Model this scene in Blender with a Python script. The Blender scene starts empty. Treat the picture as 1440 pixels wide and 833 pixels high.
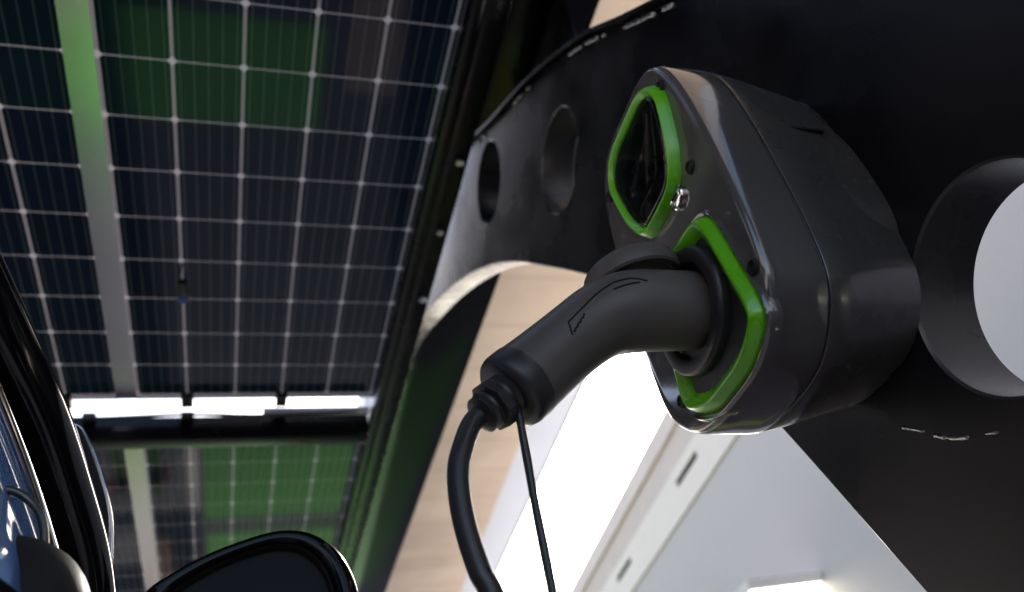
import bpy, bmesh, math, random
from mathutils import Vector, Matrix

random.seed(7)
sc = bpy.context.scene
COL = sc.collection
PI = math.pi

# ------------------------------------------------------------------ camera
CAM = Matrix(((0.9551, -0.0246, -0.2954, 0.0),
              (-0.2443, -0.6298, -0.7374, 0.0),
              (-0.1679, 0.7764, -0.6075, 0.0),
              (0, 0, 0, 1)))
cam_d = bpy.data.cameras.new("camera")
cam = bpy.data.objects.new("camera", cam_d)
COL.objects.link(cam)
cam.matrix_world = CAM
cam_d.sensor_width = 36.0
cam_d.lens = 31.25
cam_d.clip_start = 0.02
cam_d.clip_end = 2000
cam_d.dof.use_dof = True
cam_d.dof.focus_distance = 0.96
cam_d.dof.aperture_fstop = 4.0
cam_d.dof.aperture_blades = 9
sc.camera = cam
GZ = -0.6                                   # the camera's eye is the origin; ground 0.6 m below

# ------------------------------------------------------------------ light
SUN = Vector((0.4187, 0.7331, 0.5528)).normalized()
world = bpy.data.worlds.new("World")
sc.world = world
world.use_nodes = True
wn = world.node_tree.nodes
wl = world.node_tree.links
for n in list(wn):
    wn.remove(n)
sky = wn.new("ShaderNodeTexSky")
sky.sky_type = 'NISHITA'
sky.sun_disc = False
sky.sun_elevation = math.asin(SUN.z)
sky.sun_rotation = math.atan2(SUN.x, SUN.y)
sky.air_density = 1.0
sky.dust_density = 3.0
sky.ozone_density = 1.0
bg = wn.new("ShaderNodeBackground")
bg.inputs["Strength"].default_value = 0.12
out = wn.new("ShaderNodeOutputWorld")
wl.new(sky.outputs[0], bg.inputs[0])
wl.new(bg.outputs[0], out.inputs[0])

sd = bpy.data.lights.new("sun", 'SUN')
sd.energy = 4.5
sd.angle = math.radians(0.53)
sd.color = (1.0, 0.93, 0.84)
so = bpy.data.objects.new("sun", sd)
COL.objects.link(so)
so.rotation_euler = SUN.to_track_quat('Z', 'Y').to_euler()

vs = sc.view_settings
vs.view_transform = 'Standard'
vs.look = 'None'
vs.gamma = 1.0
vs.use_curve_mapping = False
vs.exposure = 2.05
sc.cycles.use_denoising = True
sc.cycles.max_bounces = 10
sc.cycles.transparent_max_bounces = 12
sc.cycles.sample_clamp_indirect = 6.0
sc.cycles.caustics_reflective = False
sc.cycles.caustics_refractive = False

# ------------------------------------------------------------------ materials
def new_mat(name):
    m = bpy.data.materials.new(name)
    m.use_nodes = True
    nt = m.node_tree
    for n in list(nt.nodes):
        nt.nodes.remove(n)
    o = nt.nodes.new("ShaderNodeOutputMaterial")
    return m, nt, o

def N(nt, kind, **kw):
    n = nt.nodes.new(kind)
    for k, v in kw.items():
        setattr(n, k, v)
    return n

def math_n(nt, op, a, b=None, c=None):
    n = nt.nodes.new("ShaderNodeMath")
    n.operation = op
    for i, v in enumerate((a, b, c)):
        if v is None:
            continue
        if isinstance(v, (int, float)):
            n.inputs[i].default_value = v
        else:
            nt.links.new(v, n.inputs[i])
    return n.outputs[0]

def mat(name, col, rough=0.5, metal=0.0, spec=0.5, coat=0.0, coat_r=0.05, var=0.15, scale=30.0,
        bump=0.0, bscale=200.0, rvar=0.08, col2=None, emit=None, trans=0.0, stretch=None, aniso=None):
    """Principled material with noise-driven colour, roughness and bump variation."""
    m, nt, o = new_mat(name)
    L = nt.links
    p = N(nt, "ShaderNodeBsdfPrincipled")
    tc = N(nt, "ShaderNodeTexCoord")
    mp = N(nt, "ShaderNodeMapping")
    L.new(tc.outputs["Object"], mp.inputs[0])
    if stretch:
        mp.inputs["Scale"].default_value = stretch
    nz = N(nt, "ShaderNodeTexNoise")
    nz.inputs["Scale"].default_value = scale
    nz.inputs["Detail"].default_value = 6
    L.new(mp.outputs[0], nz.inputs["Vector"])
    mx = N(nt, "ShaderNodeMix", data_type='RGBA')
    a = tuple(max(0, c * (1 - var)) for c in col) + (1,)
    b = tuple(min(1, c * (1 + var)) for c in (col2 or col)) + (1,)
    mx.inputs[6].default_value = a
    mx.inputs[7].default_value = b
    L.new(nz.outputs[0], mx.inputs[0])
    L.new(mx.outputs[2], p.inputs["Base Color"])
    mr = N(nt, "ShaderNodeMapRange")
    mr.inputs[1].default_value = 0.3
    mr.inputs[2].default_value = 0.7
    mr.inputs[3].default_value = max(0.02, rough - rvar)
    mr.inputs[4].default_value = min(1, rough + rvar)
    L.new(nz.outputs[0], mr.inputs[0])
    L.new(mr.outputs[0], p.inputs["Roughness"])
    p.inputs["Metallic"].default_value = metal
    p.inputs["Specular IOR Level"].default_value = spec
    p.inputs["Coat Weight"].default_value = coat
    p.inputs["Coat Roughness"].default_value = coat_r
    p.inputs["Transmission Weight"].default_value = trans
    if bump > 0:
        nb = N(nt, "ShaderNodeTexNoise")
        nb.inputs["Scale"].default_value = bscale
        nb.inputs["Detail"].default_value = 4
        L.new(mp.outputs[0], nb.inputs["Vector"])
        bp = N(nt, "ShaderNodeBump")
        bp.inputs["Strength"].default_value = bump
        bp.inputs["Distance"].default_value = 0.002
        L.new(nb.outputs[0], bp.inputs["Height"])
        L.new(bp.outputs[0], p.inputs["Normal"])
    if emit:
        p.inputs["Emission Color"].default_value = emit[0] + (1,)
        p.inputs["Emission Strength"].default_value = emit[1]
    L.new(p.outputs[0], o.inputs[0])
    return m

M = {}
M['steel'] = mat('black_painted_steel', (0.006, 0.006, 0.008), 0.27, spec=0.27, bump=0.05, bscale=110, rvar=0.10, scale=5)
M['girder'] = mat('gloss_painted_girder', (0.012, 0.012, 0.014), 0.12, spec=0.5, scale=5, rvar=0.05, bump=0.03, bscale=40)
M['rim'] = mat('black_painted_rim', (0.050, 0.048, 0.046), 0.30, spec=0.6, metal=0.3, bump=0.10, bscale=120, scale=14, rvar=0.08)  # lighter than the plate: light on the edge walls is put into the base
M['weld'] = mat('weld_bead', (0.32, 0.31, 0.31), 0.22, metal=0.9, bump=0.5, bscale=260, scale=60, var=0.6)
M['cover'] = mat('charger_cover_plastic', (0.090, 0.085, 0.081), 0.12, spec=0.6, coat=0.8, coat_r=0.02, scale=10, rvar=0.04)
M['rear'] = mat('charger_rear_plastic', (0.058, 0.055, 0.052), 0.28, coat=0.5, coat_r=0.07, scale=14, rvar=0.06, bump=0.03, bscale=1200)
M['green'] = mat('green_plastic', (0.13, 0.53, 0.004), 0.30, coat=0.3, scale=20, var=0.06, bump=0.02, bscale=700)
M['dark'] = mat('dark_plastic', (0.018, 0.018, 0.02), 0.40, bump=0.10, bscale=900)
M['ribbed'] = mat('socket_plastic', (0.022, 0.022, 0.026), 0.32, coat=0.3, coat_r=0.1)
M['plug'] = mat('plug_rubber', (0.115, 0.100, 0.090), 0.38, spec=0.5, bump=0.10, bscale=1500, scale=25, rvar=0.06)  # base lightened and warmed to put veiling glare into the colour
M['rubber'] = mat('cable_rubber', (0.040, 0.037, 0.035), 0.36, bump=0.12, bscale=700, scale=40, rvar=0.1)
M['chrome'] = mat('chrome', (0.75, 0.75, 0.76), 0.12, metal=1.0, scale=30, var=0.05, rvar=0.05)
M['alu'] = mat('aluminium', (0.88, 0.86, 0.92), 0.22, metal=1.0, scale=4, var=0.03, rvar=0.01)
M['galv'] = mat('bright_aluminium', (0.85, 0.85, 0.86), 0.35, metal=0.2, scale=8, var=0.06)
M['satin'] = mat('satin_trim', (0.12, 0.11, 0.10), 0.35, metal=0.8)
M['meter'] = mat('meter_bar_grey', (0.22, 0.20, 0.19), 0.35)
M['hole'] = mat('screw_recess', (0.004, 0.004, 0.004), 0.7)
M['white_wall'] = mat('white_render', (0.90, 0.83, 0.73), 0.8, scale=2.0, var=0.07, bump=0.2, bscale=30)
M['beige'] = mat('beige_stone', (0.82, 0.73, 0.64), 0.85, scale=1.6, var=0.14, bump=0.2, bscale=25)
M['beige_dark'] = mat('beige_render', (0.70, 0.62, 0.54), 0.85, scale=1.6, var=0.12, bump=0.2, bscale=25)
M['grey_wall'] = mat('grey_render', (0.60, 0.565, 0.535), 0.85, scale=0.9, var=0.05, bump=0.1, bscale=40)
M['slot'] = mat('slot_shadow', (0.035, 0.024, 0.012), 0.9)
M['car'] = mat('black_car_paint', (0.006, 0.006, 0.007), 0.09, spec=0.5, scale=12, rvar=0.04)
M['car_matte'] = mat('car_black_trim', (0.022, 0.020, 0.018), 0.55, spec=0.2, bump=0.1, bscale=800)
M['asphalt'] = mat('asphalt', (0.062, 0.058, 0.078), 0.9, scale=1.2, var=0.35, bump=0.6, bscale=90)
M['green_paint'] = mat('green_bay_paint', (0.060, 0.27, 0.03), 0.8, scale=1.1, var=0.45)
M['dimmed_green_paint'] = mat('dimmed_green_paint', (0.045, 0.16, 0.04), 0.8, scale=1.1, var=0.4)
M['olive_paint'] = mat('olive_paint', (0.26, 0.28, 0.05), 0.8, scale=1.1, var=0.3)
M['lime_paint'] = mat('lime_patch_paint', (0.26, 0.42, 0.05), 0.8, scale=2.0, var=0.10)
M['white_paint'] = mat('white_road_paint', (0.62, 0.60, 0.58), 0.8, scale=4.0, var=0.15)
M['brown_grey_paint'] = mat('brown_grey_paint', (0.22, 0.18, 0.17), 0.85, scale=5.0, var=0.4)
M['red_paint'] = mat('red_road_paint', (0.42, 0.05, 0.06), 0.8, scale=4.0, var=0.15)
M['tan_paint'] = mat('tan_patch_paint', (0.55, 0.38, 0.28), 0.8, scale=4.0, var=0.15)
M['lamp_lit'] = mat('lit_lamp', (0.9, 0.9, 0.85), 0.5, emit=((1.0, 0.95, 0.82), 3.0))
M['blue'] = mat('blue_tape', (0.03, 0.10, 0.45), 0.5)
M['mirror_shell'] = mat('mirror_shell', (0.004, 0.004, 0.004), 0.10, spec=0.16, scale=8, rvar=0.04)
M['mirror'] = mat('mirror_glass', (0.014, 0.013, 0.013), 0.3, spec=0.08, scale=3, rvar=0.03)  # dark surroundings a mirror would show are put into the base colour

# car side glass: the sky's blue reflection is put into the base colour
M['glass'] = mat('sky_blue_glass', (0.09, 0.19, 0.42), 0.04, spec=0.5, scale=5, rvar=0.015)

# concrete deck soffit with cross joints and streaks
def deck_mat():
    m, nt, o = new_mat('brown_concrete')
    L = nt.links
    p = N(nt, "ShaderNodeBsdfPrincipled")
    p.inputs["Roughness"].default_value = 0.9
    tc = N(nt, "ShaderNodeTexCoord")
    sep = N(nt, "ShaderNodeSeparateXYZ")
    L.new(tc.outputs["Object"], sep.inputs[0])
    nz = N(nt, "ShaderNodeTexNoise")
    nz.inputs["Scale"].default_value = 0.7
    nz.inputs["Detail"].default_value = 8
    L.new(tc.outputs["Object"], nz.inputs["Vector"])
    cr = N(nt, "ShaderNodeValToRGB")
    cr.color_ramp.elements[0].position = 0.3
    cr.color_ramp.elements[0].color = (0.26, 0.225, 0.195, 1)
    cr.color_ramp.elements[1].position = 0.72
    cr.color_ramp.elements[1].color = (0.35, 0.31, 0.27, 1)
    L.new(nz.outputs[0], cr.inputs[0])
    fr = math_n(nt, 'FRACT', math_n(nt, 'MULTIPLY', sep.outputs[1], 1 / 1.3))
    ln = math_n(nt, 'LESS_THAN', fr, 0.05)
    fr2 = math_n(nt, 'FRACT', math_n(nt, 'MULTIPLY', sep.outputs[0], 1 / 0.55))
    ln2 = math_n(nt, 'LESS_THAN', fr2, 0.05)
    lm = math_n(nt, 'MULTIPLY', math_n(nt, 'MAXIMUM', ln, math_n(nt, 'MULTIPLY', ln2, 0.35)), 0.32)
    mx = N(nt, "ShaderNodeMix", data_type='RGBA')
    L.new(lm, mx.inputs[0])
    L.new(cr.outputs[0], mx.inputs[6])
    mx.inputs[7].default_value = (0.13, 0.10, 0.08, 1)
    L.new(mx.outputs[2], p.inputs["Base Color"])
    L.new(p.outputs[0], o.inputs[0])
    return m
M['deck'] = deck_mat()

M['warm_wall'] = mat('warm_render', (0.46, 0.40, 0.34), 0.85, scale=1.0, var=0.1)
M['edge_white'] = mat('pale_edge_panel', (0.30, 0.35, 0.45), 0.7, scale=1.0, var=0.05)

# tinted window of the charger
def window_mat():
    m, nt, o = new_mat('tinted_window')
    L = nt.links
    t = N(nt, "ShaderNodeBsdfTransparent")
    t.inputs[0].default_value = (0.42, 0.40, 0.38, 1)
    g = N(nt, "ShaderNodeBsdfGlossy")
    g.inputs["Roughness"].default_value = 0.05
    f = N(nt, "ShaderNodeFresnel")
    f.inputs[0].default_value = 1.6
    nz = N(nt, "ShaderNodeTexNoise")
    nz.inputs["Scale"].default_value = 35
    tc = N(nt, "ShaderNodeTexCoord")
    L.new(tc.outputs["Object"], nz.inputs["Vector"])
    bp = N(nt, "ShaderNodeBump")
    bp.inputs["Strength"].default_value = 0.008
    L.new(nz.outputs[0], bp.inputs["Height"])
    L.new(bp.outputs[0], g.inputs["Normal"])
    mx = N(nt, "ShaderNodeMixShader")
    L.new(f.outputs[0], mx.inputs[0])
    L.new(t.outputs[0], mx.inputs[1])
    L.new(g.outputs[0], mx.inputs[2])
    L.new(mx.outputs[0], o.inputs[0])
    return m
M['window'] = window_mat()

CW, CH = 0.16, 0.1768                       # cell pitch across and along a module
def pv_mat():
    m, nt, o = new_mat('solar_cells')
    L = nt.links
    tc = N(nt, "ShaderNodeTexCoord")
    sep = N(nt, "ShaderNodeSeparateXYZ")
    L.new(tc.outputs["Object"], sep.inputs[0])
    def dist(sock, pitch):
        u = math_n(nt, 'DIVIDE', sock, pitch)
        f = math_n(nt, 'FRACT', math_n(nt, 'ADD', u, 100.5))
        return math_n(nt, 'MULTIPLY', math_n(nt, 'ABSOLUTE', math_n(nt, 'SUBTRACT', f, 0.5)), pitch)
    du = dist(sep.outputs[0], CW)
    dv = dist(sep.outputs[1], CH)
    g1 = math_n(nt, 'LESS_THAN', du, 0.0042)
    g2 = math_n(nt, 'LESS_THAN', dv, 0.0022)
    g3 = math_n(nt, 'LESS_THAN', math_n(nt, 'ADD', du, dv), 0.0125)
    gap = math_n(nt, 'MAXIMUM', math_n(nt, 'MAXIMUM', g1, g2), g3)
    edge = math_n(nt, 'GREATER_THAN', math_n(nt, 'ABSOLUTE', math_n(nt, 'SUBTRACT', sep.outputs[1], 5 * CH)), 5 * CH)
    gap = math_n(nt, 'MAXIMUM', gap, edge)
    # busbars: five per cell, silver ribbons
    bb = dist(math_n(nt, 'ADD', sep.outputs[0], 0.016), CW / 5)
    bus = math_n(nt, 'LESS_THAN', bb, 0.0014)
    # each cell a slightly different tint
    cx = math_n(nt, 'FLOOR', math_n(nt, 'DIVIDE', sep.outputs[0], CW))
    cy = math_n(nt, 'FLOOR', math_n(nt, 'DIVIDE', sep.outputs[1], CH))
    cmb = N(nt, "ShaderNodeCombineXYZ")
    L.new(cx, cmb.inputs[0]); L.new(cy, cmb.inputs[1])
    wnz = N(nt, "ShaderNodeTexWhiteNoise", noise_dimensions='2D')
    L.new(cmb.outputs[0], wnz.inputs[0])
    mxc = N(nt, "ShaderNodeMix", data_type='RGBA')
    mxc.inputs[6].default_value = (0.010, 0.022, 0.058, 1)
    mxc.inputs[7].default_value = (0.017, 0.034, 0.080, 1)
    L.new(wnz.outputs[0], mxc.inputs[0])
    mxb = N(nt, "ShaderNodeMix", data_type='RGBA')
    L.new(bus, mxb.inputs[0])
    L.new(mxc.outputs[2], mxb.inputs[6])
    mxb.inputs[7].default_value = (0.17, 0.19, 0.21, 1)
    dif = N(nt, "ShaderNodeBsdfDiffuse")
    L.new(mxb.outputs[2], dif.inputs[0])
    tr = N(nt, "ShaderNodeBsdfTranslucent")
    mxt = N(nt, "ShaderNodeMix", data_type='RGBA')
    mxt.inputs[6].default_value = (0.145, 0.125, 0.11, 1)
    mxt.inputs[7].default_value = (0.29, 0.25, 0.225, 1)
    L.new(g3, mxt.inputs[0])
    mxe = N(nt, "ShaderNodeMix", data_type='RGBA')
    L.new(edge, mxe.inputs[0]); L.new(mxt.outputs[2], mxe.inputs[6])
    mxe.inputs[7].default_value = (0.14, 0.12, 0.11, 1)
    L.new(mxe.outputs[2], tr.inputs[0])
    ms = N(nt, "ShaderNodeMixShader")
    L.new(gap, ms.inputs[0]); L.new(dif.outputs[0], ms.inputs[1]); L.new(tr.outputs[0], ms.inputs[2])
    gl = N(nt, "ShaderNodeBsdfGlossy")
    gl.inputs["Roughness"].default_value = 0.06
    fr = N(nt, "ShaderNodeFresnel")
    fr.inputs[0].default_value = 1.32
    mg = N(nt, "ShaderNodeMixShader")
    L.new(fr.outputs[0], mg.inputs[0]); L.new(ms.outputs[0], mg.inputs[1]); L.new(gl.outputs[0], mg.inputs[2])
    L.new(mg.outputs[0], o.inputs[0])
    return m
M['pv'] = pv_mat()

def clear_mat():
    m, nt, o = new_mat('clear_glass_top')
    t = N(nt, "ShaderNodeBsdfTransparent")
    t.inputs[0].default_value = (0.92, 0.93, 0.92, 1)
    nt.links.new(t.outputs[0], o.inputs[0])
    return m
M['clear'] = clear_mat()

# ------------------------------------------------------------------ mesh helpers
def obj(name, bm, m, parent=None, smooth=None, loc=None, label=None):
    me = bpy.data.meshes.new(name)
    bm.normal_update()
    if smooth is not None:
        for f in bm.faces:
            f.smooth = True
        for e in bm.edges:
            if len(e.link_faces) == 2 and e.calc_face_angle(0) > math.radians(smooth):
                e.smooth = False
    bm.to_mesh(me)
    bm.free()
    o = bpy.data.objects.new(name, me)
    COL.objects.link(o)
    for k in (m if isinstance(m, (list, tuple)) else [m]):
        me.materials.append(k)
    if loc:
        o.location = loc
    if parent is not None:
        o.parent = parent
        if parent.type == 'EMPTY':
            o.matrix_parent_inverse = Matrix.Translation(-parent.location)   # vertices stay in scene coordinates
    if label:
        o['label'] = label
    return o

def thing(name, label, cat, loc=(0, 0, 0), group=None):
    o = bpy.data.objects.new(name, None)
    COL.objects.link(o)
    o.location = loc
    o.empty_display_size = 0.1
    o['label'] = label
    o['category'] = cat
    if group:
        o['group'] = group
    return o

def tag(o, label, cat, group=None):
    o['label'] = label
    o['category'] = cat
    if group:
        o['group'] = group
    return o

def add_box(bm, x0, x1, y0, y1, z0, z1, bev=0.0):
    r = bmesh.ops.create_cube(bm, size=1.0)
    vs_ = r['verts']
    for v in vs_:
        v.co = Vector(((x0 + x1) / 2 + v.co.x * (x1 - x0), (y0 + y1) / 2 + v.co.y * (y1 - y0), (z0 + z1) / 2 + v.co.z * (z1 - z0)))
    if bev > 0:
        es = list({e for v in vs_ for e in v.link_edges})
        bmesh.ops.bevel(bm, geom=es, offset=bev, segments=2, affect='EDGES', profile=0.5)
    return vs_

def loft(bm, rings, cap0=True, cap1=True, close=True):
    R = [[bm.verts.new(p) for p in r] for r in rings]
    n = len(R[0])
    for a, b in zip(R, R[1:]):
        for i in range(n if close else n - 1):
            j = (i + 1) % n
            bm.faces.new((a[i], a[j], b[j], b[i]))
    if cap0:
        bm.faces.new(list(reversed(R[0])))
    if cap1:
        bm.faces.new(R[-1])
    return R

def frame_at(t, up=Vector((0, 1, 0))):
    t = t.normalized()
    a = up - t * up.dot(t)
    if a.length < 1e-4:
        a = Vector((1, 0, 0)) - t * t.x
    a.normalize()
    return a, t.cross(a)

def tube(bm, pts, rad, n=20, cap=True, up=Vector((0, 1, 0)), squash=1.0):
    pts = [Vector(p) for p in pts]
    if not isinstance(rad, (list, tuple)):
        rad = [rad] * len(pts)
    rings = []
    for i, p in enumerate(pts):
        t = pts[min(i + 1, len(pts) - 1)] - pts[max(i - 1, 0)]
        a, b = frame_at(t, up)
        rings.append([p + a * math.cos(2 * PI * k / n) * rad[i] * squash + b * math.sin(2 * PI * k / n) * rad[i] for k in range(n)])
    loft(bm, rings, cap, cap)

def spline(pts, per=8):
    """Catmull-Rom through tuples of any length."""
    P = [pts[0]] + list(pts) + [pts[-1]]
    o = []
    for i in range(1, len(P) - 2):
        p0, p1, p2, p3 = P[i - 1], P[i], P[i + 1], P[i + 2]
        for k in range(per):
            t = k / per
            o.append(tuple(0.5 * ((2 * b) + (c - a) * t + (2 * a - 5 * b + 4 * c - d) * t * t + (3 * b - a - 3 * c + d) * t ** 3)
                           for a, b, c, d in zip(p0, p1, p2, p3)))
    o.append(tuple(pts[-1]))
    return o

def chaikin(poly, it=3):
    for _ in range(it):
        q = []
        for i in range(len(poly)):
            a, b = poly[i], poly[(i + 1) % len(poly)]
            q.append((a[0] * .75 + b[0] * .25, a[1] * .75 + b[1] * .25))
            q.append((a[0] * .25 + b[0] * .75, a[1] * .25 + b[1] * .75))
        poly = q
    return poly

def area2(l):
    return sum(l[i][0] * l[(i + 1) % len(l)][1] - l[(i + 1) % len(l)][0] * l[i][1] for i in range(len(l)))

def offset_loop(loop, d):
    """Moves a closed 2D loop by d along its left normal (inwards for a counter-clockwise loop)."""
    n = len(loop)
    o = []
    for i in range(n):
        a, b, c = Vector(loop[i - 1]), Vector(loop[i]), Vector(loop[(i + 1) % n])
        t1 = (b - a); t2 = (c - b)
        if t1.length < 1e-9: t1 = t2
        if t2.length < 1e-9: t2 = t1
        t1.normalize(); t2.normalize()
        n1 = Vector((-t1.y, t1.x)); n2 = Vector((-t2.y, t2.x))
        nn = (n1 + n2)
        nn = nn / max(0.3, nn.length ** 2 / 2)
        o.append((b.x + nn.x * d, b.y + nn.y * d))
    return o

def circle(cy, cz, r, n=72):
    return [(cy + r * math.cos(2 * PI * k / n), cz + r * math.sin(2 * PI * k / n)) for k in range(n)]

# ------------------------------------------------------------------ ground and paint
bm = bmesh.new()
add_box(bm, -400, 400, -400, 600, GZ - 0.5, GZ)
g = obj('ground', bm, M['asphalt']); g['kind'] = 'structure'

def paint(name, rects, m, z=0.004):
    b = bmesh.new()
    for q in rects:
        if len(q) == 4 and not isinstance(q[0], tuple):
            x0, x1, y0, y1 = q
            q = ((x0, y0), (x1, y0), (x1, y1), (x0, y1))
        b.faces.new([b.verts.new((x, y, GZ + z)) for x, y in q])
    o = obj(name, b, m)
    o['kind'] = 'structure'
    return o
paint('green_bay_marking', [(-3.0, 0.44, 2.88, 3.62), (-0.26, 1.15, 7.35, 8.80), (-0.24, 1.15, 9.15, 16.0), (-3.5, 1.15, 6.75, 7.12)], M['green_paint'])
paint('dimmed_green_marking', [(1.16, 3.4, 7.35, 16.0)], M['dimmed_green_paint'])  # darker copy of the bay green, dims its reflection in the girder
paint('olive_reflection_patch', [(1.3, 2.4, 2.9, 4.4)], M['olive_paint'])  # patch added for the olive reflection under the girder
paint('lime_reflection_patch', [(-1.02, -0.62, 7.0, 8.2)], M['lime_paint'], 0.008)  # patch added for the yellowish reflection in the cover strip
paint('white_reflection_patch', [(-1.25, -0.30, 7.35, 8.60), (-1.3, -0.85, 8.95, 9.8)], M['white_paint'])  # patches placed to give the pale shape mirrored in the lower panels
paint('brown_grey_patch', [(0.56, 0.86, 2.3, 3.3)], M['brown_grey_paint'], 0.006)  # brown-grey patch, toned for its dull reflection in the roof panels
paint('red_reflection_patch', [((-1.25, 8.0), (-1.25, 8.3), (-0.55, 7.95), (-0.55, 7.65))], M['red_paint'], 0.008)  # stripe placed to give the red streak mirrored in the panels
paint('tan_reflection_patch', [(-0.84, -0.60, 9.2, 11.0)], M['tan_paint'], 0.012)  # patch added for the beige reflection in the cover strip

# ------------------------------------------------------------------ carport: arched plate, girder, purlins
carport = thing('carport', 'black steel carport frame with an arched plate pierced by round holes', 'carport', (0.74, 0.2, GZ))

inner_edge = [(0.41, -0.60), (0.56, -0.25), (0.78, 0.25), (0.90, 0.52), (1.0, 0.72), (1.13, 0.93), (1.30, 1.13), (1.52, 1.35), (1.69, 1.51),
              (1.92, 1.69), (2.22, 1.88), (2.63, 2.09), (3.2, 2.32), (3.9, 2.47)]
outer_edge = [(3.9, 2.60), (3.0, 2.57), (2.3, 2.38), (1.9, 2.17), (1.6, 1.97), (1.33, 1.80), (1.05, 1.585), (0.86, 1.395), (0.67, 1.21), (0.51, 1.07),
              (0.35, 0.93), (0.2, 0.72), (0.09, 0.35), (0.02, -0.2), (-0.02, -0.60)]
plate_loop = spline(inner_edge, 6) + spline(outer_edge, 6)
if area2(plate_loop) < 0:
    plate_loop.reverse()
HOLES = [circle(0.505, 0.455, 0.114, 96), circle(1.287, 1.468, 0.122, 80), circle(1.74, 1.865, 0.122, 80), circle(0.30, -0.1, 0.09, 64)]
PX0, PX1 = 0.70, 0.785

def pierced_plate(bm, loop, holes, x0, x1, b=0.003, rim_index=1):
    """Plate in the YZ plane with chamfered edges and round holes."""
    loops = [loop] + [list(reversed(h)) for h in holes]
    for side, x, xb in ((0, x0, x0 + b), (1, x1, x1 - b)):
        es = []
        for lp in loops:
            inn = offset_loop(lp, b)
            v = [bm.verts.new((x, p[0], p[1])) for p in inn]
            for i in range(len(v)):
                es.append(bm.edges.new((v[i], v[(i + 1) % len(v)])))
        r = bmesh.ops.triangle_fill(bm, use_beauty=True, edges=es)
        for f in r['geom']:
            if isinstance(f, bmesh.types.BMFace):
                f.normal_update()
                if (f.normal.x > 0) == (side == 0):
                    f.normal_flip()
    for k, lp in enumerate(loops):
        inn = offset_loop(lp, b)
        prof = [(x0, inn), (x0 + b, lp), (x1 - b, lp), (x1, inn)]
        for (xa, la), (xc, lc) in zip(prof, prof[1:]):
            va = [bm.verts.new((xa, p[0], p[1])) for p in la]
            vc = [bm.verts.new((xc, p[0], p[1])) for p in lc]
            n = len(va)
            for i in range(n):
                j = (i + 1) % n
                f = bm.faces.new((va[i], va[j], vc[j], vc[i]))
                f.smooth = True
                f.material_index = rim_index
bm = bmesh.new()
pierced_plate(bm, plate_loop, HOLES, PX0, PX1)
plate = obj('arched_plate', bm, [M['steel'], M['rim']], carport)

# edge flange with weld spots along the outer edge
bm = bmesh.new()
up = spline([(2.6, 2.46)] + outer_edge[2:13], 10)
rings = []
for i, (y, z) in enumerate(up):
    a = Vector(up[max(0, i - 1)]); c = Vector(up[min(len(up) - 1, i + 1)])
    t = (c - a).normalized(); nrm = Vector((t.y, -t.x))
    if nrm.y < 0: nrm = -nrm
    def q(x, d): return (x, y + nrm.x * d, z + nrm.y * d)
    rings.append([q(PX0 - 0.012, 0.002), q(PX0 - 0.012, 0.012), q(PX1 + 0.012, 0.012), q(PX1 + 0.012, 0.002)])
loft(bm, rings)
obj('edge_flange', bm, M['steel'], carport, smooth=40)
wl_pts = spline(outer_edge[3:9], 60)
def bead(name, pts, r0, x):
    b = bmesh.new()
    rads = [r0 * (0.55 + 0.45 * abs(math.sin(i * 0.9)) + random.uniform(-0.15, 0.2)) for i in range(len(pts))]
    rads[0] = rads[-1] = r0 * 0.2
    tube(b, [(x + random.uniform(-0.0006, 0.0006), y, z) for y, z in pts], rads, 10, True, up=Vector((1, 0, 0)))
    obj(name, b, M['weld'], carport, smooth=80)
wl_in = [(y - 0.008 * 0 + 0.0, z - 0.014) for y, z in wl_pts]
for a, b in ((30, 38), (42, 47), (96, 112), (118, 124), (168, 184), (187, 204), (207, 212), (232, 262), (266, 276)):
    bead('weld_seam', wl_in[a:b], 0.0052, PX0 - 0.001)
bead('weld_scar', spline([(0.706, 0.409), (0.69, 0.397), (0.678, 0.387)], 8), 0.0022, PX0 + 0.0006)
bead('weld_scar', spline([(0.671, 0.379), (0.652, 0.364), (0.630, 0.352)], 8), 0.0034, PX0 + 0.0016)
bead('weld_scar', spline([(0.612, 0.345), (0.594, 0.337)], 8), 0.0020, PX0 + 0.0006)

# edge girder on the far side of the plate (an I beam, soffit turned to us)
bm = bmesh.new()
add_box(bm, 0.69, 1.08, -3.0, 12.0, 2.40, 2.425, 0.003)
add_box(bm, 0.925, 0.955, -3.0, 12.0, 2.425, 2.66)
add_box(bm, 0.80, 1.08, -3.0, 12.0, 2.66, 2.685, 0.003)
obj('girder', bm, M['girder'], carport, smooth=30)
bm = bmesh.new()
add_box(bm, 0.93, 0.95, 1.42, 1.86, 1.80, 2.398, 0.002)  # plate added behind a hole so the view through it is dark
obj('dark_backing_plate', bm, M['steel'], carport, smooth=30)
bm = bmesh.new()
add_box(bm, 0.583, 0.598, -3.0, 11.2, 1.838, 2.397, 0.002)  # unseen board added so the arched plate reflects dark instead of sky
obj('reflection_blocker', bm, M['steel'], carport, smooth=30)
# roof side rail, with bracket bolts
bm = bmesh.new()
add_box(bm, 0.487, 0.522, -3.0, 11.2, 1.735, 1.80, 0.004)
add_box(bm, 0.524, 0.600, -3.0, 11.2, 1.80, 1.835, 0.003)
obj('side_rail', bm, M['steel'], carport, smooth=30)
for (y, z) in ((1.60, 1.79), (1.88, 1.79), (2.20, 1.79)):
    bm = bmesh.new()
    tube(bm, [(0.572, y, 1.7995), (0.572, y, 1.785), (0.572, y, 1.782)], [0.014, 0.014, 0.011], 6)
    obj('bracket_bolt', bm, M['alu'], carport, smooth=40)
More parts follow.
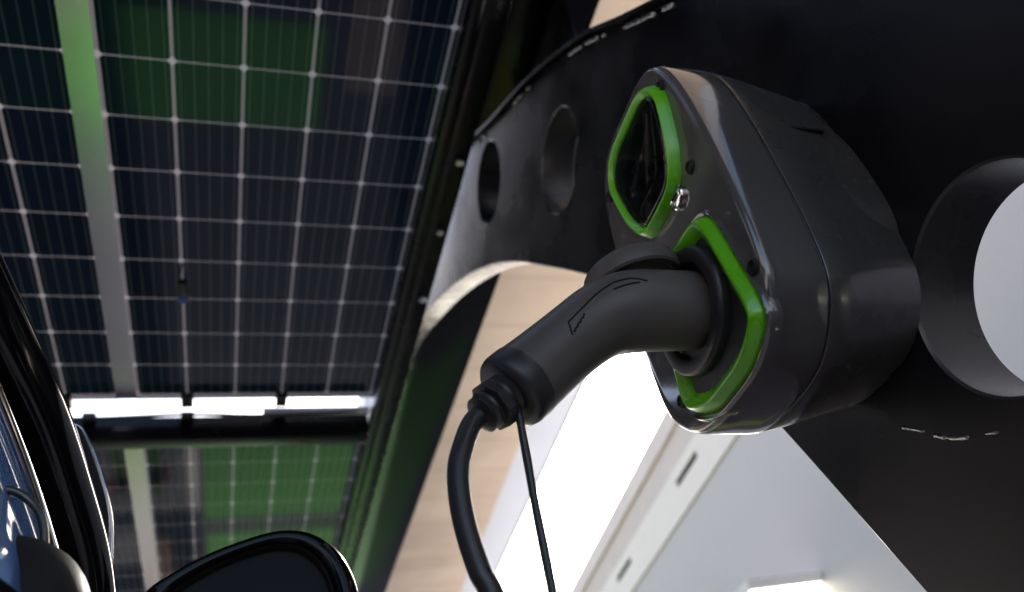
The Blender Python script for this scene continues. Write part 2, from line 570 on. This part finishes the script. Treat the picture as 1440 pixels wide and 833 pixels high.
# purlins across
X0_ = -0.318 + 0.16
def purlin(y0, y1):
    b = bmesh.new()
    add_box(b, -4.4, 0.484, y0, y1, 1.70, 1.795, 0.003)
    obj('purlin', b, M['steel'], carport, smooth=30)
    for k in range(-12, 4, 2):
        b = bmesh.new()
        add_box(b, X0_ + k * CW - 0.022, X0_ + k * CW + 0.022, y0 - 0.03, y0 - 0.001, 1.775, 1.80, 0.004)
        obj('rail_clip', b, M['dark'], carport, smooth=30)
purlin(2.905, 2.965)
purlin(4.98, 5.04)
purlin(0.84, 0.92)
bm = bmesh.new()
tube(bm, [(0.10, 2.872, 1.79), (0.484, 2.872, 1.79)], 0.016, 16)
obj('conduit', bm, M['galv'], carport, smooth=50)
bm = bmesh.new()
tube(bm, spline([(-0.9, 2.86, 1.775), (-0.5, 2.852, 1.760), (-0.15, 2.862, 1.778), (0.1, 2.856, 1.765), (0.48, 2.866, 1.785)], 8), 0.006, 10)
obj('roof_wiring', bm, M['rubber'], carport, smooth=60)
# long light cover strips below the joints between modules
def strip(x0, x1, y0, y1):
    b = bmesh.new()
    add_box(b, x0, x1, y0, y1, 1.803, 1.811)
    obj('cover_strip', b, M['alu'], carport)
for y0, y1 in ((1.0, 2.80), (3.09, 4.87), (-0.95, 0.74)):
    for xs in (-0.387, -1.415, -2.443):
        strip(xs, xs + 0.066, y0, y1)

# ------------------------------------------------------------------ solar modules
def module(name_label, x0, row0, first=None, yoff=0.0, wide=6 * CW + 0.004):
    """Frameless glass module six cells wide, ten long; x0 is its first cell corner."""
    y0 = 1.2 + CH * row0 + yoff
    if first is None:
        root = thing('solar_panel', name_label, 'solar panel', (x0, y0, 1.818), 'solar panels of the carport roof')
        b = bmesh.new()
        x1, y1 = wide, 10 * CH + 0.004
        vb = [b.verts.new(p) for p in ((-0.008, -0.030, 0), (x1, -0.030, 0), (x1, y1 + 0.030, 0), (-0.008, y1 + 0.030, 0))]
        vt = [b.verts.new((v.co.x, v.co.y, 0.007)) for v in vb]
        f = b.faces.new((vb[3], vb[2], vb[1], vb[0])); f.material_index = 0
        f = b.faces.new(vt); f.material_index = 1
        for i in range(4):
            f = b.faces.new((vb[i], vb[(i + 1) % 4], vt[(i + 1) % 4], vt[i])); f.material_index = 1
        def local(nm, bmx, m, sm=None):
            me = bpy.data.meshes.new(nm); 
            bmx.normal_update()
            if sm:
                for ff in bmx.faces: ff.smooth = True
                for e in bmx.edges:
                    if len(e.link_faces) == 2 and e.calc_face_angle(0) > math.radians(sm): e.smooth = False
            bmx.to_mesh(me); bmx.free()
            o = bpy.data.objects.new(nm, me); COL.objects.link(o); o.parent = root
            for k in (m if isinstance(m, list) else [m]): me.materials.append(k)
            return o
        local('cell_sheet', b, [M['pv'], M['clear']])
        for k in (1, 3, 5) if wide > 0.9 else (1, 3):
            bb = bmesh.new()
            add_box(bb, k * CW - 0.020, k * CW + 0.020, 10 * CH - 0.012, 10 * CH + 0.05, -0.028, -0.002, 0.003)
            local('clamp', bb, M['dark'], 30)
        bb = bmesh.new()
        add_box(bb, 1 * CW - 0.010, 1 * CW + 0.012, 6.45 * CH, 6.95 * CH, -0.022, -0.002, 0.003)
        tube(bb, [(1 * CW, 6.5 * CH, -0.012), (1 * CW - 0.004, 6.3 * CH, -0.012), (1 * CW + 0.002, 6.0 * CH, -0.008)], 0.003, 8)
        jb = local('junction_box', bb, M['dark'], 30)
        bb = bmesh.new()
        add_box(bb, 1 * CW - 0.012, 1 * CW + 0.014, 6.80 * CH, 6.98 * CH, -0.0235, -0.004, 0.003)
        sub = local('blue_connector', bb, M['blue'], 30)
        sub.parent = jb
        return root
    r = first.copy(); COL.objects.link(r)
    r.location = (x0, y0, 1.818)
    r['label'] = name_label
    for ch in first.children:
        c = ch.copy(); COL.objects.link(c); c.parent = r
        for gch in ch.children:
            d = gch.copy(); COL.objects.link(d); d.parent = c
    return r

X0 = -0.318
PITCH = 1.028
edge_m = module('large dark solar panel in the middle of the carport roof above the white gap', X0, -1, wide=0.838)
full_m = module('solar panel left of the long pale cover strip, above the white gap', X0 - PITCH, -1)
module('solar panel below the white gap, showing green ground reflected in it', X0, 10.83, edge_m)
module('solar panel below the white gap and left of the pale strip, behind the car', X0 - PITCH, 10.83, full_m)
REST = 'solar panel of the carport roof outside the middle of the picture'
for r in (22.6, 34.4, 46.2, -12.9):
    module(REST, X0, r, edge_m)
    for k in (1, 2, 3):
        module(REST, X0 - k * PITCH, r, full_m)
for k in (2, 3):
    for r in (-1, 10.83):
        module(REST, X0 - k * PITCH, r, full_m)

# ------------------------------------------------------------------ wallbox charger
CY, CZ = 0.697, 0.667
half = [(0.0, 0.238), (0.058, 0.237), (0.092, 0.222), (0.118, 0.180), (0.133, 0.09), (0.138, -0.03), (0.138, -0.12), (0.130, -0.175), (0.098, -0.212), (0.060, -0.234), (0.0, -0.238)]
poly = [(y, z) for y, z in half] + [(-y, z) for y, z in reversed(half[1:-1])]
outl = chaikin(poly, 3)
charger = thing('wall_charger', 'dark grey wall charger with two green-rimmed openings bolted to the arched black plate', 'charger', (PX0, CY, CZ))

def ring_at(x, s, dz=0.0):
    return [(x, CY + y * s, CZ + z * s + dz) for y, z in outl]
bm = bmesh.new()
loft(bm, [ring_at(x, s) for x, s in ((0.4925, 0.01), (0.4925, 0.5), (0.4928, 0.90), (0.4931, 0.962), (0.4945, 0.976), (0.4975, 0.986), (0.5010, 0.990), (0.520, 0.993), (0.545, 0.996), (0.560, 0.997), (0.562, 0.995), (0.563, 0.989))])
obj('front_cover', bm, M['cover'], charger, smooth=34)
bm = bmesh.new()
loft(bm, [ring_at(x, s) for x, s in ((0.5632, 0.970), (0.5665, 0.971), (0.567, 0.983), (0.5685, 0.987), (0.60, 0.965), (0.66, 0.905), (0.699, 0.865))])
obj('rear_housing', bm, M['rear'], charger, smooth=50)
# stepped mounting shoe and slot on the flank
bm = bmesh.new()
sh = [(0.645, 0.74), (0.652, 0.86), (0.69, 0.87), (0.699, 0.87)]
loft(bm, [[(x, CY + y * s * 1.06, CZ + 0.005 + z * s * 0.62) for y, z in outl] for x, s in sh])
obj('mounting_shoe', bm, M['rear'], charger, smooth=50)
bm = bmesh.new()
add_box(bm, 0.625, 0.672, 0.572, 0.590, 0.742, 0.7455, 0.001)
obj('flank_slot', bm, M['hole'], charger)

def frame_ring(name, cy, cz, halfpoly, x_face, w, h, m, parent, it=3):
    pl = [(y, z) for y, z in halfpoly] + [(-y, z) for y, z in reversed(halfpoly) if abs(y) > 1e-6]
    lp = [(cy + y, cz + z) for y, z in chaikin(pl, it)]
    if area2(lp) < 0: lp.reverse()
    prof = [(x_face + 0.012, -0.0005), (x_face, 0.0), (x_face - h * 0.80, w * 0.20), (x_face - h * 0.97, w * 0.30), (x_face - h, w * 0.38), (x_face - h * 0.95, w * 0.46),
            (x_face - h * 0.45, w * 0.90), (x_face - h * 0.30, w * 0.98), (x_face + 0.012, w)]
    b = bmesh.new()
    loft(b, [[(x, p[0], p[1]) for p in offset_loop(lp, d)] for x, d in prof], False, False)
    bmesh.ops.recalc_face_normals(b, faces=b.faces)
    return obj(name, b, m, parent, smooth=32), lp

# upper window
UP = [(0.0, 0.086), (0.060, 0.085), (0.090, 0.048), (0.082, -0.005), (0.070, -0.050), (0.046, -0.088), (0.0, -0.090)]
wf, lp_w = frame_ring('window_frame', 0.684, 0.782, UP, 0.493, 0.018, 0.015, M['green'], charger, 2)
bm = bmesh.new()
pane = offset_loop(lp_w, 0.015)
cyw, czw = 0.684, 0.782
loft(bm, [[(x, cyw + (p[0] - cyw) * s, czw + (p[1] - czw) * s) for p in pane] for x, s in ((0.4835, 1.0), (0.4815, 0.985), (0.4805, 0.95), (0.4800, 0.6), (0.4798, 0.02))], False, True)
bmesh.ops.recalc_face_normals(bm, faces=bm.faces)
wp = obj('window_pane', bm, M['window'], charger, smooth=60)
bm = bmesh.new()
tube(bm, [(0.4905, 0.640, 0.830), (0.4905, 0.715, 0.715)], 0.0068, 24)
obj('meter_bar', bm, M['meter'], charger, smooth=50)
for (y, z) in ((0.690, 0.742), (0.664, 0.757)):
    bm = bmesh.new()
    add_box(bm, 0.4835, 0.489, y - 0.010, y + 0.010, z - 0.011, z + 0.011, 0.002)
    add_box(bm, 0.4822, 0.485, y - 0.004, y + 0.012, z - 0.004, z + 0.004, 0.001)
    obj('breaker_switch', bm, M['dark'], charger, smooth=40)
bm = bmesh.new()
inn = offset_loop(lp_w, 0.013)
bm.faces.new([bm.verts.new((0.4890, p[0], p[1])) for p in inn])
obj('window_backing', bm, M['ribbed'], charger)

# lower socket
LO = [(0.0, 0.100), (0.056, 0.099), (0.074, 0.072), (0.082, 0.010), (0.093, -0.055), (0.084, -0.078), (0.042, -0.099), (0.0, -0.100)]
SY, SZ = 0.676, 0.538
lip, _ = frame_ring('socket_lip', SY, SZ, [(y * 1.07, z * 1.07) for y, z in LO], 0.4935, 0.008, 0.005, M['cover'], charger)
sf, lp_s = frame_ring('socket_frame', SY, SZ, LO, 0.493, 0.025, 0.016, M['green'], charger, 3)
bm = bmesh.new()
inn = offset_loop(lp_s, 0.012)
bm.faces.new([bm.verts.new((0.4875, p[0], p[1])) for p in inn])
obj('socket_plate', bm, M['dark'], charger)
PYC, PZC = 0.690, 0.553
def lathe_x(bm, prof, cy, cz, n=64, cap=True):
    loft(bm, [[(x, cy + r * math.cos(2 * PI * k / n), cz + r * math.sin(2 * PI * k / n)) for k in range(n)] for x, r in prof], cap, cap)
bm = bmesh.new()
lathe_x(bm, ((0.489, 0.0735), (0.480, 0.0730), (0.4765, 0.0715), (0.4750, 0.0685), (0.4745, 0.060), (0.476, 0.055), (0.485, 0.0545)), PYC, PZC)
bmesh.ops.recalc_face_normals(bm, faces=bm.faces)
fl = obj('socket_flange', bm, M['dark'], charger, smooth=45)
# hinged round lid, raised above the plug
lid_c = Vector((0.436, 0.712, 0.612))
bm = bmesh.new()
nrm = Vector((-0.10, 0.0, 1.0)).normalized()
a, b_ = frame_at(nrm, Vector((1, 0, 0)))
def lid_ring(h, r): return [lid_c + nrm * h + a * r * math.cos(2 * PI * k / 64) + b_ * r * math.sin(2 * PI * k / 64) for k in range(64)]
loft(bm, [lid_ring(h, r) for h, r in ((0.004, 0.001), (0.004, 0.036), (0.002, 0.045), (-0.010, 0.047), (-0.012, 0.049), (-0.0125, 0.056), (-0.010, 0.0585), (0.004, 0.059), (0.012, 0.056), (0.015, 0.046), (0.016, 0.001))])
bmesh.ops.recalc_face_normals(bm, faces=bm.faces)
lid = obj('socket_lid', bm, M['plug'], charger, smooth=40)
bm = bmesh.new()
tube(bm, [(0.482, 0.690, 0.622), (0.482, 0.735, 0.622)], 0.007, 16)
add_box(bm, 0.470, 0.492, 0.698, 0.728, 0.616, 0.628, 0.002)
hg = obj('lid_hinge', bm, M['dark'], charger, smooth=40)

# round lock badge, screw recesses
bm = bmesh.new()
by, bz = 0.648, 0.690
lathe_x(bm, ((0.4925, 0.0155), (0.489, 0.0155), (0.487, 0.0140), (0.4875, 0.0120), (0.4885, 0.0112), (0.4868, 0.0085), (0.4860, 0.004), (0.4858, 0.0005)), by, bz, 40, False)
bmesh.ops.recalc_face_normals(bm, faces=bm.faces)
lock = obj('round_lock', bm, M['chrome'], charger, smooth=35)
bm = bmesh.new()
add_box(bm, 0.4852, 0.4866, by - 0.006, by + 0.006, bz - 0.0012, bz + 0.0012)
lk = obj('key_slot', bm, M['hole'], lock)
for (y, z) in ((0.607, 0.698), (0.577, 0.521), (0.600, 0.834), (0.790, 0.834), (0.782, 0.494)):
    bm = bmesh.new()
    lathe_x(bm, ((0.4915, 0.0085), (0.4885, 0.0075), (0.4885, 0.0058), (0.4905, 0.005), (0.4905, 0.0005)), y, z, 28, False)
    bmesh.ops.recalc_face_normals(bm, faces=bm.faces)
    obj('screw_recess', bm, M['hole'], charger, smooth=40)

# ------------------------------------------------------------------ plug and cable
cable = thing('charging_cable', 'black charging plug with angled grip and hanging cable pushed into the charger', 'charging cable', (0.43, PYC, PZC))
PYc = 0.690
path = [(0.505, 0.554, 0.0455), (0.468, 0.554, 0.0460), (0.440, 0.5535, 0.0465), (0.415, 0.552, 0.0465), (0.392, 0.547, 0.0450), (0.368, 0.5365, 0.0415), (0.345, 0.521, 0.0390), (0.318, 0.5005, 0.0380),
        (0.294, 0.481, 0.0385), (0.272, 0.463, 0.0395), (0.260, 0.4535, 0.0395)]
pp = spline([(x, z, r) for x, z, r in path], 7)
bm = bmesh.new()
pts = [(x, PYc, z) for x, z, r in pp]
rads = [r for x, z, r in pp]
# rounded tail
dirv = (Vector(pts[-1]) - Vector(pts[-3])).normalized()
for d, k in ((0.003, 0.985), (0.006, 0.94), (0.0085, 0.86), (0.010, 0.74), (0.0105, 0.3)):
    pts.append(tuple(Vector(pp and (pp[-1][0], PYc, pp[-1][1])) + dirv * d)); rads.append(pp[-1][2] * k)
tube(bm, pts, rads, 48, True, squash=0.92)
body = obj('plug_body', bm, M['plug'], cable, smooth=50)

# darker end sleeve, wraps the tail obliquely
bm = bmesh.new()
c0 = Vector((pp[-1][0], PYc, pp[-1][1]))
sl = []
for d, r in ((-0.012, 0.0400), (-0.0112, 0.0404), (0.004, 0.0402), (0.009, 0.0388), (0.013, 0.035), (0.0145, 0.028), (0.0145, 0.019)):
    sl.append((c0 + dirv * d, r))
tube(bm, [p for p, r in sl], [r for p, r in sl], 48, True, squash=0.925)
obj('end_sleeve', bm, M['rubber'], cable, smooth=45)
# strain relief with ribs
bm = bmesh.new()
gp, gr = [], []
for k in range(13):
    d = 0.012 + k * 0.0031
    r = (0.0235 - k * 0.0004) * (1.0 if k % 3 != 2 else 0.86)
    gp.append(c0 + dirv * d); gr.append(r)
gp.append(c0 + dirv * (0.0515)); gr.append(0.0130)
tube(bm, gp, gr, 32, True)
# hexagonal nut
tube(bm, [c0 + dirv * 0.026, c0 + dirv * 0.0265, c0 + dirv * 0.036, c0 + dirv * 0.0365], [0.023, 0.0255, 0.0255, 0.023], 8, True)
obj('cable_gland', bm, M['rubber'], cable, smooth=30)
# the cable itself, falling to the ground
e0 = c0 + dirv * 0.046
cp = spline([tuple(e0), tuple(e0 + dirv * 0.016), (0.1965, 0.684, 0.386), (0.1880, 0.682, 0.358), (0.187, 0.681, 0.316), (0.194, 0.681, 0.271), (0.205, 0.681, 0.235),
             (0.235, 0.68, 0.08), (0.27, 0.67, -0.15), (0.30, 0.64, -0.40), (0.30, 0.58, -0.55), (0.26, 0.45, -0.588), (0.12, 0.2, -0.589), (-0.1, 0.05, -0.589)], 12)
bm = bmesh.new()
tube(bm, cp, 0.0099, 20, True)
obj('cable', bm, M['rubber'], cable, smooth=60)
# thin lanyard
lp = spline([(0.2575, 0.688, 0.440), (0.2575, 0.689, 0.425), (0.2572, 0.69, 0.38), (0.2560, 0.69, 0.33), (0.2558, 0.69, 0.25), (0.254, 0.69, 0.10), (0.254, 0.69, -0.02)], 8)
bm = bmesh.new()
tube(bm, lp, [0.0040 + 0.0002 * math.sin(i * 0.5) for i in range(len(lp))], 14, True)
r = bmesh.ops.create_uvsphere(bm, u_segments=16, v_segments=10, radius=0.006)
for v in r['verts']: v.co += Vector((0.2575, 0.688, 0.432))
lan = obj('lanyard', bm, M['rubber'], cable, smooth=60)
bm = bmesh.new()
loft(bm, [[(0.254 + r * math.cos(2 * PI * k / 32), 0.69 + r * math.sin(2 * PI * k / 32), z) for k in range(32)] for z, r in ((-0.015, 0.01), (-0.02, 0.03), (-0.03, 0.034), (-0.075, 0.034), (-0.08, 0.03))])
obj('dust_cap', bm, M['rubber'], lan, smooth=40)

# moulded grip outline: fine grooves laid on the near flank of the body
def on_body(t, ang, lift=0.0004):
    """Point on the plug surface: t runs 0..1 along the path, ang from the side facing the camera."""
    f = t * (len(pp) - 1)
    i = min(int(f), len(pp) - 2); u = f - i
    x = pp[i][0] * (1 - u) + pp[i + 1][0] * u; z = pp[i][1] * (1 - u) + pp[i + 1][1] * u; r = pp[i][2] * (1 - u) + pp[i + 1][2] * u
    tv = Vector((pp[i + 1][0] - pp[i][0], 0, pp[i + 1][1] - pp[i][1])).normalized()
    nv = Vector((-tv.z, 0, tv.x))
    if nv.z < 0: nv = -nv
    return Vector((x, PYc, z)) + Vector((0, -1, 0)) * math.cos(ang) * (r * 0.92 + lift) + nv * math.sin(ang) * (r + lift)
def groove(bm, uv, w=0.0009):
    pts = []
    for (t0, a0), (t1, a1) in zip(uv, uv[1:]):
        for k in range(10):
            pts.append(on_body(t0 + (t1 - t0) * k / 10, a0 + (a1 - a0) * k / 10))
    pts.append(on_body(*uv[-1]))
    tube(bm, pts, w, 6, True)
GROOVES = [[(0.72, -0.15), (0.69, 0.20), (0.56, 0.33), (0.44, 0.40), (0.36, 0.33), (0.30, 0.15)],
           [(0.46, 0.20), (0.40, 0.17), (0.34, 0.14)]]
bm = bmesh.new()
for gkey in GROOVES:
    groove(bm, gkey)
for k in range(4):
    groove(bm, [(0.705 - 0.020 * k, -0.12 + 0.05 * k), (0.690 - 0.020 * k, -0.05 + 0.05 * k)], 0.0012)
obj('grip_groove', bm, M['hole'], body)

# ------------------------------------------------------------------ building on the right
bldg = thing('building', 'pale building with a slotted white fascia above its plain grey wall', 'building', (4.9, 7.0, GZ))
dirb = Vector((0.0995, 0.995, 0)).normalized()
nb = Vector((-dirb.y, dirb.x, 0))
def bpt(s, d, z):
    """s along the facade, d out of it (towards the carport)."""
    p = Vector((4.2, 0, 0)) + dirb * s + nb * d
    return Vector((p.x, p.y, z))
def bbox(bm, s0, s1, d0, d1, z0, z1):
    vs_ = [bm.verts.new(bpt(s, d, z)) for z in (z0, z1) for s, d in ((s0, d0), (s1, d0), (s1, d1), (s0, d1))]
    for q in ((0, 1, 2, 3), (7, 6, 5, 4), (0, 4, 5, 1), (1, 5, 6, 2), (2, 6, 7, 3), (3, 7, 4, 0)):
        bm.faces.new([vs_[i] for i in q])
    bmesh.ops.recalc_face_normals(bm, faces=bm.faces)
bm = bmesh.new(); bbox(bm, -8, 60, -12, 0, GZ, 4.0)
obj('grey_wall', bm, M['grey_wall'], bldg)
SLOTS = [s for s in [5.05 + 2.95 * k for k in range(-3, 12)]]
# fascia built around its slots
bm = bmesh.new()
bbox(bm, -8, 60, -0.4, 0.03, 4.0, 4.30)
bbox(bm, -8, 60, -0.4, 0.03, 4.385, 4.52)
prev = -8
for s in SLOTS:
    bbox(bm, prev, s, -0.4, 0.03, 4.30, 4.385); prev = s + 0.76
bbox(bm, prev, 60, -0.4, 0.03, 4.30, 4.385)
obj('fascia', bm, M['white_wall'], bldg)
for s in SLOTS:
    bm = bmesh.new(); bbox(bm, s + 0.003, s + 0.757, -0.39, 0.012, 4.303, 4.382)
    obj('slot', bm, M['slot'], bldg)
bm = bmesh.new(); bbox(bm, -8, 60, -12, -0.05, 4.52, 4.95)
obj('recessed_band', bm, M['beige_dark'], bldg)
bm = bmesh.new(); bbox(bm, -8, 60, -12, 0.0, 4.95, 5.22)
obj('parapet', bm, M['beige'], bldg)

wall_lamp = thing('wall_lamp', 'lit flat lamp jutting from the grey wall below the slotted fascia', 'lamp', tuple(bpt(7.2, 0.05, 2.26)))
bm = bmesh.new(); bbox(bm, 6.50, 7.90, 0.004, 0.70, 2.27, 2.36)
obj('lamp_housing', bm, M['white_wall'], wall_lamp)
bm = bmesh.new(); bbox(bm, 6.53, 7.86, 0.03, 0.67, 2.255, 2.268)
obj('lamp_diffuser', bm, M['lamp_lit'], wall_lamp)

opp = thing('bounce_facade', 'unseen warm beige building added for bounce light and reflections', 'building', (-11.0, 4.0, GZ))
bm = bmesh.new(); add_box(bm, -22.0, -11.0, -30, 40, GZ, 9.5)  # out-of-view facade added for warm fill and reflections
obj('facade', bm, M['warm_wall'], opp)
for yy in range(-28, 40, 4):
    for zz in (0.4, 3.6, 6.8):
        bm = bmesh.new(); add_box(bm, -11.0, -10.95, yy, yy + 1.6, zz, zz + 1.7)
        obj('window', bm, M['glass'], opp)  # panes added to break the facade's reflection into streaks
# ------------------------------------------------------------------ elevated walkway
walk = thing('elevated_walkway', 'brown concrete walkway passing overhead with a pale edge panel', 'walkway', (6.0, 40.0, GZ))
HZ = 9.0
wdir = Vector((0.05, 0.9987, 0)); wnm = Vector((0.9987, -0.05, 0))
def wpt(s, d, z):
    p = Vector((3.9, 0, 0)) + wdir * s + wnm * d
    return Vector((p.x, p.y, z))
def wbox(bm, s0, s1, d0, d1, z0, z1):
    vs_ = [bm.verts.new(wpt(s, d, z)) for z in (z0, z1) for s, d in ((s0, d0), (s1, d0), (s1, d1), (s0, d1))]
    for q in ((0, 1, 2, 3), (7, 6, 5, 4), (0, 4, 5, 1), (1, 5, 6, 2), (2, 6, 7, 3), (3, 7, 4, 0)):
        bm.faces.new([vs_[i] for i in q])
    bmesh.ops.recalc_face_normals(bm, faces=bm.faces)
bm = bmesh.new(); wbox(bm, -14, 60, -1.6, 1.12, HZ, HZ + 0.5)
obj('deck', bm, M['deck'], walk)
bm = bmesh.new(); wbox(bm, -14, 60, 1.125, 2.0, HZ + 0.12, HZ + 0.135)
obj('edge_panel', bm, M['edge_white'], walk)
bm = bmesh.new(); wbox(bm, -14, 60, 2.003, 2.03, HZ + 0.09, HZ + 0.16)
obj('edge_rail', bm, M['steel'], walk)
for s in (-12, 58):
    bm = bmesh.new(); wbox(bm, s, s + 0.8, 0.1, 0.8, GZ, HZ - 0.003)
    obj('pillar', bm, M['deck'], walk)

# ------------------------------------------------------------------ parked car at the left
car = thing('parked_car', 'black car with a chrome window trim and a rounded door mirror, close by', 'car', (-0.9, 0.6, GZ))
# A-pillar and roof rail
rail = spline([(-0.345, -0.9, 0.76, 0.030), (-0.345, 0.2, 0.83, 0.032), (-0.312, 0.70, 0.755, 0.033), (-0.277, 0.80, 0.700, 0.033), (-0.241, 0.875, 0.640, 0.033), (-0.207, 0.945, 0.585, 0.031),
               (-0.180, 1.01, 0.525, 0.029), (-0.158, 1.06, 0.465, 0.027), (-0.148, 1.10, 0.40, 0.027), (-0.145, 1.14, 0.33, 0.027)], 8)
bm = bmesh.new()
tube(bm, [p[:3] for p in rail], [p[3] for p in rail], 24, True, up=Vector((1, 0, 0)))
obj('window_pillar', bm, M['car'], car, smooth=60)
tr = spline([(-0.330, 0.45, 0.750), (-0.300, 0.68, 0.700), (-0.262, 0.790, 0.618), (-0.232, 0.850, 0.558), (-0.205, 0.905, 0.502), (-0.183, 0.950, 0.447), (-0.168, 0.985, 0.40), (-0.16, 1.01, 0.34)], 8)
bm = bmesh.new()
tube(bm, tr, 0.0085, 14, True)
obj('chrome_trim', bm, M['chrome'], car, smooth=60)
# side glass
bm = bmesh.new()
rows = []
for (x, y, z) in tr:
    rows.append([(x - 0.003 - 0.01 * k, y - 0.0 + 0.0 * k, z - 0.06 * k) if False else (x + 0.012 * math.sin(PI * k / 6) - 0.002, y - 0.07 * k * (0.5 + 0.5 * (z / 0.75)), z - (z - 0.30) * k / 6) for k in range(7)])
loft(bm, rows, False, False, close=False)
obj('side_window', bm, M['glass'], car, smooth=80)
# roof, windscreen and lower body
bm = bmesh.new()
rows = []
for y, z, zx in ((-1.1, 0.70, 0), (-0.6, 0.80, 0), (0.2, 0.83, 0), (0.70, 0.765, 0)):
    rows.append([(-0.345 - 1.1 * k / 8 + (0.03 if y > 0.5 else 0), y, z + 0.07 * math.sin(PI * k / 8)) for k in range(9)])
loft(bm, rows, False, False, close=False)
obj('roof', bm, M['car'], car, smooth=60)
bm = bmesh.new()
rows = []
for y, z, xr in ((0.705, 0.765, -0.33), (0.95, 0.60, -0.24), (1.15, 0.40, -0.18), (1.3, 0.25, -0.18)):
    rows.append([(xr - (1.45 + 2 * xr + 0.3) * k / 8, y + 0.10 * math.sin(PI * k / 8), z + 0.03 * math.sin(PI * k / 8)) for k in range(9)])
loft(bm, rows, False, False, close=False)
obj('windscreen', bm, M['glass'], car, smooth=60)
bm = bmesh.new()
rings = []
for y, zt, w in ((-1.6, 0.05, 0.72), (-1.3, 0.28, 0.82), (0.0, 0.30, 0.84), (1.2, 0.27, 0.84), (2.1, 0.16, 0.80), (2.5, -0.05, 0.70)):
    cx = -0.99
    rings.append([(cx + w, y, GZ + 0.25), (cx + w + 0.01, y, -0.1), (cx + w - 0.03, y, zt - 0.04), (cx + w - 0.10, y, zt), (cx, y, zt + 0.03), (cx - w + 0.10, y, zt), (cx - w + 0.03, y, zt - 0.04), (cx - w - 0.01, y, -0.1), (cx - w, y, GZ + 0.25)])
loft(bm, rings, True, True)
bmesh.ops.recalc_face_normals(bm, faces=bm.faces)
obj('body', bm, M['car'], car, smooth=50)
for (x, y) in ((-0.30, -0.95), (-0.30, 1.7), (-1.68, -0.95), (-1.68, 1.7)):
    bm = bmesh.new()
    lathe_x(bm, ((x - 0.09, 0.2), (x - 0.09, 0.29), (x - 0.07, 0.31), (x + 0.07, 0.31), (x + 0.09, 0.29), (x + 0.09, 0.2)), y, GZ + 0.31, 32)
    wh = obj('wheel', bm, M['car_matte'], car, smooth=40)
# door mirror: housing, bezel, glass
MY = 1.05
mo = [(-0.100, 0.405), (-0.085, 0.428), (-0.035, 0.458), (0.021, 0.479), (0.062, 0.487), (0.098, 0.480), (0.128, 0.455), (0.146, 0.415), (0.148, 0.37), (0.125, 0.33), (0.05, 0.315), (-0.05, 0.325), (-0.095, 0.36)]
mo = [p[:2] for p in spline([m_ + (0,) for m_ in mo + mo[:1]], 8)][:-1]
mc = (0.03, 0.40)
def mring(y, s, sx=None): return [(mc[0] + (x - mc[0]) * (sx or s), y, mc[1] + (z - mc[1]) * s) for x, z in mo]
bm = bmesh.new()
loft(bm, [mring(y, s) for y, s in ((MY + 0.012, 0.70), (MY + 0.004, 0.735), (MY - 0.002, 0.76), (MY - 0.006, 0.86), (MY - 0.004, 0.95), (MY + 0.004, 0.99), (MY + 0.02, 1.0), (MY + 0.05, 0.97), (MY + 0.08, 0.86), (MY + 0.10, 0.66), (MY + 0.11, 0.3))], False, True)
bmesh.ops.recalc_face_normals(bm, faces=bm.faces)
mh = obj('door_mirror', bm, M['mirror_shell'], car, smooth=50)
bm = bmesh.new()
loft(bm, [mring(y, s) for y, s in ((MY + 0.006, 0.745), (MY - 0.006, 0.742), (MY - 0.009, 0.725), (MY - 0.006, 0.71), (MY + 0.006, 0.70))], False, False)
bmesh.ops.recalc_face_normals(bm, faces=bm.faces)
obj('mirror_bezel', bm, M['car_matte'], mh, smooth=60)
bm = bmesh.new()
bm.faces.new([bm.verts.new(p) for p in mring(MY + 0.003, 0.715)])
bmesh.ops.recalc_face_normals(bm, faces=bm.faces)
obj('mirror_glass', bm, M['mirror'], mh)
bm = bmesh.new()
tube(bm, spline([(-0.02, MY + 0.05, 0.345), (-0.10, MY + 0.05, 0.33), (-0.17, MY + 0.03, 0.30), (-0.20, MY + 0.02, 0.26)], 6), 0.03, 20, True)
obj('mirror_arm', bm, M['car_matte'], car, smooth=60)
# slim outer fin with a bright rim beyond the pillar
cres = [(-0.214, 0.698), (-0.196, 0.690), (-0.172, 0.636), (-0.150, 0.570), (-0.143, 0.52), (-0.144, 0.487), (-0.160, 0.44), (-0.185, 0.50), (-0.20, 0.60)]
cres = [p[:2] for p in spline([c + (0,) for c in cres + cres[:1]], 6)][:-1]
bm = bmesh.new()
cc = (-0.175, 0.575)
loft(bm, [[(cc[0] + (x - cc[0]) * s, y, cc[1] + (z - cc[1]) * s) for x, z in cres] for y, s in ((1.135, 0.9), (1.14, 0.97), (1.15, 1.0), (1.17, 1.0), (1.19, 0.9))])
bmesh.ops.recalc_face_normals(bm, faces=bm.faces)
fin = obj('wind_deflector', bm, M['car_matte'], car, smooth=50)
bm = bmesh.new()
tube(bm, [(x, 1.146, z) for x, z in cres[3:40]], 0.0022, 10, True)
obj('deflector_rim', bm, M['chrome'], fin, smooth=60)
# dark rounded handle hump and its chrome pull loop on the door
bm = bmesh.new()
r = bmesh.ops.create_uvsphere(bm, u_segments=32, v_segments=20, radius=1.0)
for v in r['verts']:
    v.co = Vector((-0.185 + v.co.x * 0.075, 0.80 + v.co.y * 0.05, 0.305 + v.co.z * 0.07))
obj('door_hump', bm, M['car_matte'], car, smooth=80)
bm = bmesh.new()
tube(bm, spline([(-0.235, 0.79, 0.36), (-0.215, 0.79, 0.405), (-0.190, 0.795, 0.418), (-0.170, 0.80, 0.408), (-0.157, 0.80, 0.385), (-0.150, 0.80, 0.34)], 8), 0.004, 12, True)
obj('pull_loop', bm, M['satin'], car, smooth=60)
